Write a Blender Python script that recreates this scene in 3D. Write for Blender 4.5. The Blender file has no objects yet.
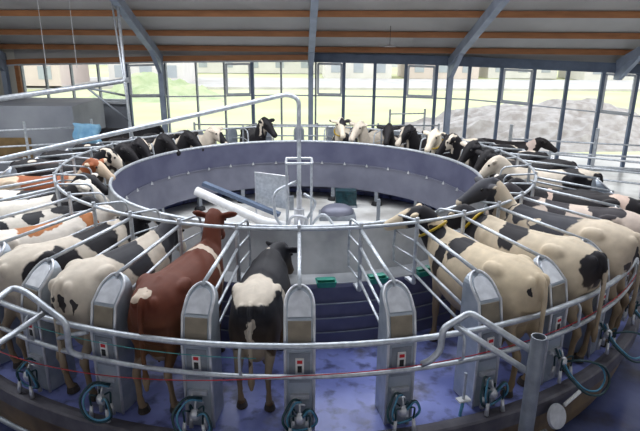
import bpy, bmesh, math, random
from math import sin, cos, pi, radians, atan2, hypot, sqrt
from mathutils import Vector, Matrix, noise
random.seed(7)
sc = bpy.context.scene
C = sc.collection
CY = 11.29            # carousel centre (0, CY)
ST = pi/18            # 36 stalls
# ------------------------------------------------------------------ helpers
def polar(R, k, z=0.0):
    a = k*ST
    return Vector((R*sin(a), CY-R*cos(a), z))

def link(name, me, parent=None, loc=None, rz=0):
    o = bpy.data.objects.new(name, me); C.objects.link(o)
    if parent is not None: o.parent = parent
    if loc is not None: o.location = loc
    o.rotation_euler = (0, 0, rz)
    return o

def mk(name, bm, mat, parent=None, loc=None, rz=0, smooth=False):
    me = bpy.data.meshes.new(name)
    bmesh.ops.recalc_face_normals(bm, faces=bm.faces)
    bm.to_mesh(me); bm.free()
    mats = mat if isinstance(mat, (list, tuple)) else [mat]
    for m in mats: me.materials.append(m)
    if smooth:
        for p in me.polygons: p.use_smooth = True
    return link(name, me, parent, loc, rz)

def thing(name, label, cat, loc=(0,0,0), rz=0, group=None):
    o = link(name, None, None, loc, rz)
    o.empty_display_size = .2
    return tag(o, label, cat, group)

def tag(o, label, cat, group=None, kind=None):
    o['label'] = label; o['category'] = cat
    if group: o['group'] = group
    if kind: o['kind'] = kind
    return o

def struct(name, bm, mat, smooth=False, label=None):
    o = mk(name, bm, mat, smooth=smooth)
    o['kind'] = 'structure'
    return o

def kids(o): return [c for c in bpy.data.objects if c.parent == o]
def dup(root, loc, rz, label=None, group=None):
    r = root.copy(); C.objects.link(r); r.location = loc; r.rotation_euler = (0,0,rz)
    if label: r['label'] = label
    if group: r['group'] = group
    for ch in kids(root):
        c = ch.copy(); C.objects.link(c); c.parent = r
        for g in kids(ch):
            d = g.copy(); C.objects.link(d); d.parent = c
    return r

def box(bm, c, s, rz=0, mi=0, M=None):
    m = Matrix.Translation(c) @ Matrix.Rotation(rz, 4, 'Z') @ Matrix.Diagonal((s[0], s[1], s[2], 1))
    if M is not None: m = M @ m
    r = bmesh.ops.create_cube(bm, size=1, matrix=m)
    for f in {f for v in r['verts'] for f in v.link_faces}: f.material_index = mi
    return r['verts']

def fillet(pts, r, n=5):
    pts = [Vector(p) for p in pts]
    out = [pts[0]]
    for a, b, c in zip(pts, pts[1:], pts[2:]):
        d1 = (a-b); d2 = (c-b)
        rr = min(r, d1.length*.45, d2.length*.45)
        p1 = b + d1.normalized()*rr; p2 = b + d2.normalized()*rr
        for i in range(n+1):
            t = i/n
            out.append(p1*(1-t)**2 + b*2*t*(1-t) + p2*t*t)
    out.append(pts[-1])
    return out

def tube(bm, pts, r, n=8, closed=False, cap=True, radii=None, flip=None):
    pts = [Vector(p) for p in pts]
    N = len(pts)
    rings = []
    up = None
    for i, p in enumerate(pts):
        if closed: t = pts[(i+1) % N]-pts[i-1]
        elif i == 0: t = pts[1]-pts[0]
        elif i == N-1: t = pts[-1]-pts[-2]
        else: t = (pts[i+1]-p).normalized()+(p-pts[i-1]).normalized()
        if t.length < 1e-9: t = Vector((0,0,1))
        t.normalize()
        if up is None:
            up = Vector((0,0,1)) if abs(t.z) < .9 else Vector((1,0,0))
        u = up - t*up.dot(t)
        if u.length < 1e-6: u = t.orthogonal()
        u.normalize(); v = t.cross(u); up = u
        rr = radii[i] if radii else r
        if closed and False: pass
        rings.append([bm.verts.new(p + (u*cos(2*pi*j/n)+v*sin(2*pi*j/n))*rr) for j in range(n)])
    M = N if closed else N-1
    for i in range(M):
        a, b = rings[i], rings[(i+1) % N]
        for j in range(n):
            bm.faces.new((a[j], a[(j+1) % n], b[(j+1) % n], b[j]))
    if cap and not closed:
        bm.faces.new(rings[0]); bm.faces.new(rings[-1])
    return rings

def arc(R, k0, k1, z, n=None):
    n = n or max(3, int(abs(k1-k0)*4))
    return [polar(R, k0+(k1-k0)*i/n, z) for i in range(n+1)]

def ringtube(bm, R, z, r, n=8):
    tube(bm, [polar(R, k/4, z) for k in range(144)], r, n, closed=True)

def lathe(bm, prof, seg=144, c=(0,CY), k0=None, k1=None, mi=0):
    """prof: list of (R,z); full revolution"""
    rings = []
    for R, z in prof:
        rings.append([bm.verts.new((c[0]+R*sin(2*pi*j/seg), c[1]-R*cos(2*pi*j/seg), z)) for j in range(seg)])
    for a, b in zip(rings, rings[1:]):
        for j in range(seg):
            f = bm.faces.new((a[j], a[(j+1) % seg], b[(j+1) % seg], b[j])); f.material_index = mi
    return rings

def ell(bm, c, r, M=None, seg=16):
    m = Matrix.Translation(c)
    if M is not None: m = m @ M
    m = m @ Matrix.Diagonal((r[0], r[1], r[2], 1))
    bmesh.ops.create_uvsphere(bm, u_segments=seg, v_segments=seg//2+2, radius=1, matrix=m)

# ------------------------------------------------------------------ materials
def nt(name):
    m = bpy.data.materials.new(name); m.use_nodes = True
    return m, m.node_tree.nodes, m.node_tree.links
def srgb(c):
    return tuple(((x/255)/12.92 if x/255 <= .04045 else ((x/255+.055)/1.055)**2.4) for x in c)+(1,)
def N(nodes, t, **kw):
    n = nodes.new(t)
    for k, v in kw.items():
        if k in n.inputs.keys(): n.inputs[k].default_value = v
        else: setattr(n, k, v)
    return n

def mat(name, c1, c2=None, scale=5, rough=.5, metal=0, bump=0, detail=4, lo=.35, hi=.65, space='Object', spec=None, stretch=None, emit=0):
    m, nd, lk = nt(name)
    b = nd['Principled BSDF']
    b.inputs['Roughness'].default_value = rough
    b.inputs['Metallic'].default_value = metal
    if spec is not None: b.inputs['Specular IOR Level'].default_value = spec
    tc = nd.new('ShaderNodeTexCoord')
    src = tc.outputs[space]
    if stretch:
        mp = nd.new('ShaderNodeMapping'); mp.inputs['Scale'].default_value = stretch
        lk.new(src, mp.inputs[0]); src = mp.outputs[0]
    nz = N(nd, 'ShaderNodeTexNoise', Scale=scale, Detail=detail); lk.new(src, nz.inputs['Vector'])
    cr = nd.new('ShaderNodeValToRGB')
    cr.color_ramp.elements[0].position = lo; cr.color_ramp.elements[1].position = hi
    cr.color_ramp.elements[0].color = srgb(c1); cr.color_ramp.elements[1].color = srgb(c2 or c1)
    lk.new(nz.outputs['Fac'], cr.inputs[0]); lk.new(cr.outputs[0], b.inputs['Base Color'])
    if bump:
        bp = N(nd, 'ShaderNodeBump', Strength=bump, Distance=.02)
        lk.new(nz.outputs['Fac'], bp.inputs['Height']); lk.new(bp.outputs[0], b.inputs['Normal'])
    if emit:
        lk.new(cr.outputs[0], b.inputs['Emission Color']); b.inputs['Emission Strength'].default_value = emit
    return m

GALV = mat('galvanised_steel', (176,182,190), (205,210,216), 14, .38, .55)
GALV_D = mat('dull_galvanised_steel', (124,130,138), (150,156,164), 5, .5, .5)
STEEL = mat('brushed_steel', (190,192,198), (215,217,222), 8, .3, .5)
CABM = mat('cabinet_side_steel', (150,160,172), (172,180,190), 6, .4, .4)
BEIGE = mat('beige_panel', (120,110,96), (140,130,114), 5, .5, .1)
WHITE = mat('white_plastic', (215,215,215), (232,232,232), 6, .4)
RED = mat('red_plastic', (190,30,40), (210,45,50), 6, .4)
REDROPE = mat('red_rope', (170,40,50), (190,55,62), 6, .6)
TEALROPE = mat('teal_cord', (70,150,150), (90,170,170), 6, .6)
BLACK = mat('black_rubber', (18,18,20), (34,34,38), 10, .5)
TEAL = mat('teal_hose_rubber', (14,40,46), (26,66,74), 10, .35)
BLUEHOSE = mat('blue_hose_rubber', (60,120,150), (80,140,170), 10, .35)
GREEN = mat('green_plastic', (30,128,112), (48,150,130), 6, .45)
DRUM = mat('grey_purple_drum_sheet', (82,84,108), (100,102,124), 1.6, .42, .25, detail=6)
DRUM2 = mat('lower_drum_sheet', (104,106,122), (122,124,138), 1.6, .42, .25, detail=6)
DRUMOUT = mat('pale_trough_sheet', (146,148,152), (186,187,189), 1.6, .45, .1, detail=8, lo=.38, hi=.62)
TROUGH = mat('blue_grey_trough_front', (84,86,116), (104,106,134), 2, .45, .1)
DECK = mat('blue_rubber_deck', (112,122,186), (142,152,214), 1.8, .36, 0, bump=.15, detail=8)
KERB = mat('concrete_kerb', (70,68,78), (98,96,104), 4, .6)
RUST = mat('stained_skirt', (84,70,54), (124,104,76), 2.2, .5, detail=8)
PIT = mat('wet_blue_pit_floor', (62,70,112), (92,100,140), 1.3, .25, 0, bump=.1, detail=8)
CONC = mat('pale_wet_concrete', (166,164,160), (220,220,218), .8, .3, 0, detail=6, lo=.4, hi=.6)
ORANGE = mat('laminated_timber', (156,104,66), (176,120,78), 3, .6, stretch=(.3,3,3))
ROOF = mat('insulated_roof_sheet', (176,176,176), (192,192,192), .6, .7)
BEAM = mat('painted_steel_rafter', (138,150,170), (158,170,190), 2, .45, .2)
DARKF = mat('anthracite_frame', (84,98,120), (98,112,134), 3, .5, .1)
LFRAME = mat('light_window_frame', (186,192,200), (204,208,214), 3, .5)
CREAM = mat('cream_wall_board', (196,194,184), (214,212,202), 1, .7)
GREYWALL = mat('grey_wall_panel', (120,124,134), (142,146,154), .8, .6)
CLOTH = mat('light_blue_sheet', (110,160,196), (140,186,214), 5, .7)
YELLOW = mat('yellow_tag_plastic', (188,156,40), (206,176,56), 5, .4)
EYE = mat('dark_eye', (8,6,6), (14,10,10), 5, .15)
HOOF = mat('hoof_horn', (50,44,40), (76,68,60), 9, .6)

def stain(m, col, scale, lo, hi):
    nd, lk = m.node_tree.nodes, m.node_tree.links
    b = nd['Principled BSDF']; src = b.inputs['Base Color'].links[0].from_socket
    tc = nd.new('ShaderNodeTexCoord'); nz = N(nd, 'ShaderNodeTexNoise', Scale=scale, Detail=6); lk.new(tc.outputs['Object'], nz.inputs['Vector'])
    r = N(nd, 'ShaderNodeMapRange'); r.inputs['From Min'].default_value = lo; r.inputs['From Max'].default_value = hi; r.inputs['To Max'].default_value = .8
    lk.new(nz.outputs['Fac'], r.inputs['Value'])
    mx = N(nd, 'ShaderNodeMix', data_type='RGBA'); lk.new(r.outputs[0], mx.inputs[0]); lk.new(src, mx.inputs[6]); mx.inputs[7].default_value = srgb(col)
    lk.new(mx.outputs[2], b.inputs['Base Color'])
stain(DECK, (78,72,52), 1.9, .58, .70)
stain(DECK, (60,62,92), 4.5, .52, .66)
stain(PIT, (60,58,56), 1.2, .52, .68)
def glass():
    m, nd, lk = nt('window_glass')
    nd.remove(nd['Principled BSDF'])
    out = nd['Material Output']
    tr = N(nd, 'ShaderNodeBsdfTransparent'); tr.inputs[0].default_value = (.97,.98,.97,1)
    gl = N(nd, 'ShaderNodeBsdfGlossy', Roughness=.05)
    fr = N(nd, 'ShaderNodeFresnel', IOR=1.3)
    mx = nd.new('ShaderNodeMixShader')
    lk.new(fr.outputs[0], mx.inputs[0]); lk.new(tr.outputs[0], mx.inputs[1]); lk.new(gl.outputs[0], mx.inputs[2])
    lk.new(mx.outputs[0], out.inputs[0])
    return m
GLASS = glass()

# ------------------------------------------------------------------ cow coat material
def coat(name, base, patch, blobs=(), rnd=None, dirt_shade=True, seed=0, sock=None, tint=None):
    """base / patch colours (sRGB). blobs = [((x,y,z),(rx,ry,rz), colour index 0 base 1 patch)], applied in order."""
    m, nd, lk = nt(name)
    b = nd['Principled BSDF']; b.inputs['Roughness'].default_value = .62
    b.inputs['Specular IOR Level'].default_value = .25
    tc = nd.new('ShaderNodeTexCoord')
    nz = N(nd, 'ShaderNodeTexNoise', Scale=3.2, Detail=3); 
    mp = nd.new('ShaderNodeMapping'); mp.inputs['Location'].default_value = (seed*3.1, seed*1.7, seed*.9)
    lk.new(tc.outputs['Object'], mp.inputs[0]); lk.new(mp.outputs[0], nz.inputs['Vector'])
    # distorted position
    sub = N(nd, 'ShaderNodeVectorMath', operation='SUBTRACT'); sub.inputs[1].default_value = (.5,.5,.5)
    lk.new(nz.outputs['Color'], sub.inputs[0])
    scv = N(nd, 'ShaderNodeVectorMath', operation='SCALE'); scv.inputs['Scale'].default_value = .38
    lk.new(sub.outputs[0], scv.inputs[0])
    add = N(nd, 'ShaderNodeVectorMath', operation='ADD')
    lk.new(tc.outputs['Object'], add.inputs[0]); lk.new(scv.outputs[0], add.inputs[1])
    pos = add.outputs[0]
    mask = None
    if rnd is not None:
        n2 = N(nd, 'ShaderNodeTexNoise', Scale=1.7, Detail=1.5)
        mp2 = nd.new('ShaderNodeMapping'); mp2.inputs['Location'].default_value = (seed*5.3, seed*2.9, seed*7.1)
        mp2.inputs['Scale'].default_value = (1,1,.6)
        lk.new(tc.outputs['Object'], mp2.inputs[0]); lk.new(mp2.outputs[0], n2.inputs['Vector'])
        r = N(nd, 'ShaderNodeMapRange'); r.inputs['From Min'].default_value = rnd; r.inputs['From Max'].default_value = rnd+.015
        lk.new(n2.outputs['Fac'], r.inputs['Value']); mask = r.outputs[0]
    for cc, rr, v in blobs:
        s = N(nd, 'ShaderNodeVectorMath', operation='SUBTRACT'); s.inputs[1].default_value = cc; lk.new(pos, s.inputs[0])
        d = N(nd, 'ShaderNodeVectorMath', operation='DIVIDE'); d.inputs[1].default_value = rr; lk.new(s.outputs[0], d.inputs[0])
        L = N(nd, 'ShaderNodeVectorMath', operation='LENGTH'); lk.new(d.outputs[0], L.inputs[0])
        r = N(nd, 'ShaderNodeMapRange'); r.inputs['From Min'].default_value = 1.04; r.inputs['From Max'].default_value = .97
        lk.new(L.outputs['Value'], r.inputs['Value'])
        mx = N(nd, 'ShaderNodeMix', data_type='FLOAT'); lk.new(r.outputs[0], mx.inputs[0])
        if mask is None: mx.inputs[2].default_value = 0
        else: lk.new(mask, mx.inputs[2])
        mx.inputs[3].default_value = v
        mask = mx.outputs[0]
    col = N(nd, 'ShaderNodeMix', data_type='RGBA')
    col.inputs[6].default_value = srgb(base); col.inputs[7].default_value = srgb(patch)
    if mask is None: col.inputs[0].default_value = 0
    else: lk.new(mask, col.inputs[0])
    out = col.outputs[2]
    # hair variation
    n3 = N(nd, 'ShaderNodeTexNoise', Scale=9, Detail=5); lk.new(tc.outputs['Object'], n3.inputs['Vector'])
    mul = N(nd, 'ShaderNodeMapRange'); mul.inputs['To Min'].default_value = .72; mul.inputs['To Max'].default_value = 1.18
    lk.new(n3.outputs['Fac'], mul.inputs['Value'])
    hs = N(nd, 'ShaderNodeHueSaturation'); lk.new(mul.outputs[0], hs.inputs['Value']); lk.new(out, hs.inputs['Color'])
    out = hs.outputs[0]
    # dirt low on legs / rear: mud brown plus shade put into the colour
    sx = nd.new('ShaderNodeSeparateXYZ'); lk.new(tc.outputs['Object'], sx.inputs[0])
    r = N(nd, 'ShaderNodeMapRange'); r.inputs['From Min'].default_value = 1.25; r.inputs['From Max'].default_value = .45
    r.inputs['To Max'].default_value = .85
    lk.new(sx.outputs['Z'], r.inputs['Value'])
    dm = N(nd, 'ShaderNodeMix', data_type='RGBA'); lk.new(r.outputs[0], dm.inputs[0]); lk.new(out, dm.inputs[6]); dm.inputs[7].default_value = srgb((104,82,54))
    out = dm.outputs[2]
    lk.new(out, b.inputs['Base Color'])
    bp = N(nd, 'ShaderNodeBump', Strength=.25, Distance=.01); lk.new(n3.outputs['Fac'], bp.inputs['Height']); lk.new(bp.outputs[0], b.inputs['Normal'])
    return m

# ------------------------------------------------------------------ cow geometry
def loft(bm, secs, n=20):
    """secs: (centre, right, up, half width, half height, bottom factor)"""
    rings = []
    for c, rt, up, hw, hh, pw in secs:
        ring = []
        for j in range(n):
            a = 2*pi*j/n
            ca, sa = cos(a), sin(a)
            x = math.copysign(abs(ca)**pw, ca)*hw
            y = math.copysign(abs(sa)**pw, sa)*hh
            ring.append(bm.verts.new(Vector(c)+Vector(rt)*x+Vector(up)*y))
        rings.append(ring)
    for a, b in zip(rings, rings[1:]):
        for j in range(n): bm.faces.new((a[j], a[(j+1) % n], b[(j+1) % n], b[j]))
    bm.faces.new(rings[0]); bm.faces.new(rings[-1])

def leg(bm, pts, n=12):
    """pts: (x,y,z,rx,ry)"""
    rings = []
    for x, y, z, rx, ry in pts:
        rings.append([bm.verts.new((x+rx*cos(2*pi*j/n), y+ry*sin(2*pi*j/n), z)) for j in range(n)])
    for a, b in zip(rings, rings[1:]):
        for j in range(n): bm.faces.new((a[j], a[(j+1) % n], b[(j+1) % n], b[j]))
    bm.faces.new(rings[0]); bm.faces.new(rings[-1])

def lerp_secs(tbl, m):
    out = []
    for a, b in zip(tbl, tbl[1:]):
        for i in range(m):
            t = i/m; out.append(tuple(p*(1-t)+q*t for p, q in zip(a, b)))
    out.append(tbl[-1]); return out

def cow_body(poll=(1.0, 1.5), yaw=0.0, pitch=-58, fat=1.0, sway=(0,0,0,0), tail=0.0):
    bm = bmesh.new()
    T = [ # x, top, bottom, half width, power
        (-.96, 1.31, 1.12, .07, .9), (-.93, 1.36, .98, .15, .9), (-.86, 1.405, .82, .21, .85), (-.76, 1.43, .74, .255, .8),
        (-.62, 1.445, .70, .285, .78), (-.48, 1.45, .66, .30, .76), (-.34, 1.43, .62, .285, .85), (-.12, 1.42, .57, .325, .95),
        (.10, 1.415, .56, .335, .97), (.30, 1.42, .60, .30, .97), (.46, 1.435, .66, .255, .95), (.60, 1.44, .74, .21, .95), (.72, 1.41, .86, .155, .95), (.80, 1.38, .96, .10, .95)]
    secs = []
    for x, t, bt, hw, pw in lerp_secs(T, 2):
        secs.append(((x, 0, (t+bt)/2), (0,1,0), (0,0,1), hw*fat, (t-bt)/2, pw))
    loft(bm, secs, 28)
    # spine ridge
    tube(bm, [(-.9,0,1.36),(-.6,0,1.425),(-.3,0,1.405),(0,0,1.39),(.3,0,1.4),(.55,0,1.43),(.7,0,1.40)], .04, 8)
    for s in (-1, 1):
        ell(bm, (-.50, s*.222*fat, 1.335), (.15,.066,.085))     # hook bone
        ell(bm, (-.91, s*.105, 1.30), (.07,.045,.08))      # pin bone
        ell(bm, (.44, s*.17*fat, 1.05), (.17,.09,.30))         # shoulder
        ell(bm, (-.70, s*.19*fat, .98), (.20,.10,.30))         # thigh
    # neck
    px, pz = poll
    P0 = Vector((.62, 0, 1.20)); P3 = Vector((.62+(px-.62)*cos(yaw*.6), (px-.62)*sin(yaw*.6), pz-.04))
    P1 = P0+Vector((.18, 0, .04)); P2 = P3-Vector((.14*cos(yaw*.7), .14*sin(yaw*.7), .04))
    ns = []
    for i in range(9):
        t = i/8
        p = P0*(1-t)**3+P1*3*t*(1-t)**2+P2*3*t*t*(1-t)+P3*t**3
        d = (P1-P0)*(1-t)**2+(P2-P1)*2*t*(1-t)+(P3-P2)*t*t
        d.normalize(); rt = Vector((0,0,1)).cross(d).normalized(); up = d.cross(rt)
        ns.append((p, rt, up, .145*(1-t)+.085*t, .25*(1-t)+.125*t, .95))
    loft(bm, ns, 18)
    # head
    hd = Vector((cos(yaw)*cos(radians(pitch)), sin(yaw)*cos(radians(pitch)), sin(radians(pitch))))
    rt = Vector((-sin(yaw), cos(yaw), 0)); up = hd.cross(rt)*-1
    if up.dot(Vector((cos(yaw), sin(yaw), 1))) < 0: up = -up
    H0 = P3+Vector((0,0,.04))
    hs = []
    for t, hw, hh, off in [(-.05,.06,.06,-.03),(0,.095,.10,-.035),(.08,.115,.125,-.045),(.16,.12,.13,-.05),(.24,.098,.118,-.05),(.33,.075,.095,-.045),(.41,.068,.08,-.045),(.47,.075,.074,-.045),(.515,.066,.06,-.045),(.54,.035,.032,-.045)]:
        hs.append((H0+hd*t+up*off, rt, up, hw, hh, .88))
    loft(bm, hs, 16)
    ears = []
    for s in (-1, 1):
        base = H0+hd*.05+rt*s*.09-up*.01
        M = Matrix((rt*s, hd, up)).transposed().to_4x4() @ Matrix.Rotation(radians(-12), 4, 'Y')
        ell(bm, base+rt*s*.10+up*.01, (.13,.064,.036), M, 12)
        ears.append(base+rt*s*.13)
    # tail
    tl = [(-.90,0,1.385),(-.985,0,1.36),(-1.025,.0,1.24),(-1.03,tail*.3,1.0),(-1.03,tail*.7,.75),(-1.02,tail,.55),(-1.02,tail,.38)]
    tube(bm, fillet(tl, .08, 3), .03, 8, radii=None)
    ell(bm, (-1.02, tail, .50), (.04,.045,.13), None, 12)
    # udder
    ell(bm, (-.50, 0, .66), (.24,.17,.17)); ell(bm, (-.66,0,.70),(.14,.15,.17))
    for sx in (-.42,-.60):
        for s in (-1, 1): tube(bm, [(sx, s*.07, .55),(sx, s*.08, .44)], .022, 8)
    # legs
    for i, s in enumerate((-1, 1)):
        dx = sway[i]
        leg(bm, [(-.68,s*.17,1.12,.16,.07),(-.66,s*.185,.95,.20,.10),(-.68,s*.185,.80,.165,.085),(-.78,s*.175,.66,.095,.062),(-.885+dx*.4,s*.17,.54,.062,.045),(-.90+dx*.5,s*.17,.48,.06,.044),
                 (-.875+dx*.8,s*.165,.38,.042,.034),(-.86+dx,s*.165,.22,.038,.032),(-.85+dx,s*.165,.15,.047,.042),(-.83+dx,s*.165,.09,.045,.042),(-.81+dx,s*.165,.065,.06,.054),(-.80+dx,s*.165,.0,.072,.06)])
        dx = sway[2+i]
        leg(bm, [(.42,s*.15,1.15,.13,.06),(.44,s*.175,.92,.12,.085),(.47,s*.17,.74,.085,.065),(.49,s*.16,.58,.06,.05),(.50+dx*.5,s*.155,.46,.052,.05),(.50+dx*.6,s*.155,.40,.052,.046),
                 (.50+dx,s*.15,.30,.036,.034),(.50+dx,s*.15,.18,.036,.034),(.505+dx,s*.15,.13,.045,.042),(.52+dx,s*.15,.07,.05,.05),(.53+dx,s*.15,.0,.07,.06)])
    me = bpy.data.meshes.new('cow_raw'); bmesh.ops.recalc_face_normals(bm, faces=bm.faces); bm.to_mesh(me); bm.free()
    o = bpy.data.objects.new('cow_raw', me); C.objects.link(o)
    r = o.modifiers.new('r', 'REMESH'); r.mode = 'VOXEL'; r.voxel_size = .019
    s = o.modifiers.new('s', 'SMOOTH'); s.factor = .6; s.iterations = 7
    dg = bpy.context.evaluated_depsgraph_get()
    nm = bpy.data.meshes.new_from_object(o.evaluated_get(dg))
    bpy.data.objects.remove(o)
    for p in nm.polygons: p.use_smooth = True
    return nm, dict(H0=H0, hd=hd, rt=rt, up=up, ears=ears, neck=(ns[4], ns[5]))

def disc_tag(bm, c, nrm, size=.045):
    nrm = Vector(nrm).normalized(); q = nrm.to_track_quat('Z', 'Y').to_matrix().to_4x4()
    bmesh.ops.create_cube(bm, size=1, matrix=Matrix.Translation(c) @ q @ Matrix.Diagonal((size, size*1.25, .006, 1)))
COUNT = 0
def cow(k, mt, label, R=5.06, off=0.0, group='dairy cows standing in the rotary stalls', collar=None, tags=True, scale=1.0, zs=1.0, rz_extra=0, loc=None, rz=None, **pose):
    me, g = cow_body(**pose)
    me.name = 'cow'; me.materials.append(mt)
    a = k*ST
    if loc is None:
        p = polar(R, k, 0.012) + Vector((cos(a), sin(a), 0))*off
        # facing the centre: +x -> inward
        ang = atan2(cos(a), -sin(a)) + rz_extra
    else: p, ang = loc, rz
    o = link('cow', me, None, p, ang); o.scale = (scale, scale, scale*zs)
    tag(o, label, 'cow', group)
    if tags:
        for s, e in zip((-1, 1), g['ears']):
            bm = bmesh.new(); disc_tag(bm, e+g['up']*.022-g['hd']*.0, g['up']+g['hd']*-.4, .055 if abs(k) < 6 and loc is None else .034)
            mk('ear_tag', bm, YELLOW, o)
    if collar:
        bm = bmesh.new()
        (c, rt, up, hw, hh, pw), _ = g['neck']
        pts = [c+rt*(hw*1.06+.006)*cos(t*pi/12)+up*(hh*1.06+.006)*sin(t*pi/12) for t in range(24)]
        d = rt.cross(up)
        tube(bm, pts, .018, 6, closed=True)
        mk('collar', bm, collar, o, smooth=True)
    for s in (-1, 1):
        bm = bmesh.new(); ell(bm, g['H0']+g['hd']*.17+g['rt']*s*.112+g['up']*.01, (.022,.022,.022), None, 10)
        mk('eye', bm, EYE, o, smooth=True)
    for x, sy, dx in ((-.80,-1,0),(-.80,1,1),(.53,-1,2),(.53,1,3)):
        sw = pose.get('sway', (0,0,0,0))[dx]
        y = sy*(.165 if x < 0 else .15)
        bm = bmesh.new()
        leg(bm, [(x+sw-.01,y,.075,.058,.052),(x+sw,y,.0,.079,.067)])
        mk('hoof', bm, HOOF, o)
    return o
#SECTION2
# ================================================================== ROTARY PLATFORM
plat = thing('rotary_platform', 'round rotary milking platform with blue rubber deck and grey kerb', 'milking carousel', (0, CY, 0))
def at_c(bm):  # shift to platform origin
    bmesh.ops.translate(bm, verts=bm.verts, vec=(0, -CY, 0)); return bm
bm = bmesh.new(); lathe(bm, [(4.45,-.12),(4.45,0),(6.36,0),(6.36,-.12),(4.45,-.12)]); mk('deck', at_c(bm), DECK, plat)
bm = bmesh.new(); lathe(bm, [(6.36,-.12),(6.36,.035),(6.42,.05),(6.50,.05),(6.52,.03),(6.52,-.14),(6.36,-.12)]); mk('kerb', at_c(bm), KERB, plat)
bm = bmesh.new(); lathe(bm, [(6.40,-.14),(6.40,-.52),(6.34,-.74),(6.30,-.74),(6.30,-.14),(6.40,-.14)]); mk('skirt', at_c(bm), RUST, plat)
# trough front, ledge
bm = bmesh.new(); lathe(bm, [(4.45,0),(4.43,.86),(4.41,.90),(4.38,.90),(4.38,0),(4.45,0)]); mk('trough_front', at_c(bm), TROUGH, plat)
bm = bmesh.new(); lathe(bm, [(4.40,.91),(4.30,.84),(4.12,.80),(3.90,.84),(3.90,.80),(4.12,.76),(4.32,.80),(4.40,.88),(4.40,.91)]); mk('feed_trough', at_c(bm), DRUMOUT, plat, smooth=True)
bm = bmesh.new()
for z in (.20,.42,.64): ringtube(bm, 4.475, z, .012, 6)
mk('front_rails', at_c(bm), GALV_D, plat, smooth=True)
# drum
drum = thing('circular_drum', 'tall circular grey-purple sheet drum around the open centre of the platform', 'drum', (0, CY, 0))
bm = bmesh.new(); lathe(bm, [(3.70,1.50),(3.66,.93)]); lathe(bm, [(3.73,1.50),(3.69,.93)]); mk('upper_panel', at_c(bm), DRUM, drum, smooth=True)
bm = bmesh.new(); lathe(bm, [(3.655,.93),(3.60,.26)]); lathe(bm, [(3.675,.93),(3.62,.26)]); mk('lower_panel', at_c(bm), DRUM2, drum, smooth=True)
bm = bmesh.new(); lathe(bm, [(3.745,1.50),(3.86,.84),(3.885,.80)]); lathe(bm, [(3.735,1.50),(3.85,.84),(3.875,.80)]); mk('outer_panel', at_c(bm), DRUMOUT, drum, smooth=True)
bm = bmesh.new(); tube(bm, [polar(3.715, k/4, 1.505) for k in range(144)], .032, 8, closed=True); mk('rim', at_c(bm), GALV, drum, smooth=True)
bm = bmesh.new(); lathe(bm, [(3.645,.945),(3.635,.945),(3.635,.915),(3.645,.915)]); mk('seam_band', at_c(bm), DRUM2, drum)
for k in range(36):
    bm = bmesh.new()
    a = [polar(3.63, k-.06, .90)-Vector((0,CY,0)), polar(3.63, k+.06, .90)-Vector((0,CY,0)), polar(3.63, k, .99)-Vector((0,CY,0)), polar(3.58, k, .91)-Vector((0,CY,0))]
    v = [bm.verts.new(p) for p in a]
    for f in ((0,1,2),(0,1,3),(1,2,3),(0,2,3)): bm.faces.new([v[i] for i in f])
    mk('bracket', bm, DRUMOUT, drum)
for k in range(0, 36, 2):
    p = polar(3.66, k+.5)-Vector((0,CY,0)); rz = (k+.5)*ST
    bm = bmesh.new(); box(bm, p+Vector((0,0,.10)), (.10,.09,.46), rz)
    l = mk('leg', bm, GALV_D, drum)
    bm = bmesh.new(); lathe(bm, [(0,-.05),(.15,-.05),(.13,.02),(.07,.05),(0,.05)], 12, (p.x, p.y-0)); 
    bmesh.ops.translate(bm, verts=bm.verts, vec=(0,0,-.06)); mk('foot', bm, BLACK, l)
# neck rail ring
bm = bmesh.new(); ringtube(bm, 4.62, 1.78, .025, 8)
tag(mk('neck_rail', bm, GALV, smooth=True), 'thin galvanised ring rail joining the tops of all the stall posts', 'rail')

# ------------------------------------------------------------------ stall dividers
DIVZ = (1.74, 1.50, 1.26, 1.03)
def divider(label):
    t = thing('stall_divider', label, 'stall divider', (0,0,0))
    b = 4.62
    bm = bmesh.new(); tube(bm, [(0,0,.88),(0,0,1.84)], .028, 8); box(bm, (0,.09,.90), (.07,.2,.03)); mk('post', bm, GALV, t, smooth=False)
    bm = bmesh.new(); tube(bm, fillet([(0,0,1.80),(0,.52,1.74),(0,.60,1.25),(0,.56,1.02)], .10), .018, 8); mk('head_loop', bm, GALV, t, smooth=True)
    bm = bmesh.new()
    for z in DIVZ[1:]: tube(bm, [(0,0,z),(0,.585,z-.02)], .013, 6)
    mk('head_bars', bm, GALV, t, smooth=True)
    for i, z in enumerate(DIVZ):
        bm = bmesh.new(); tube(bm, [(0,0,z),(0,-(1.33 if i == 0 else 1.25),z-(.16 if i == 0 else .22))], .024 if i == 0 else .019, 8)
        mk('side_bar', bm, GALV, t, smooth=True)
    return t
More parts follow.
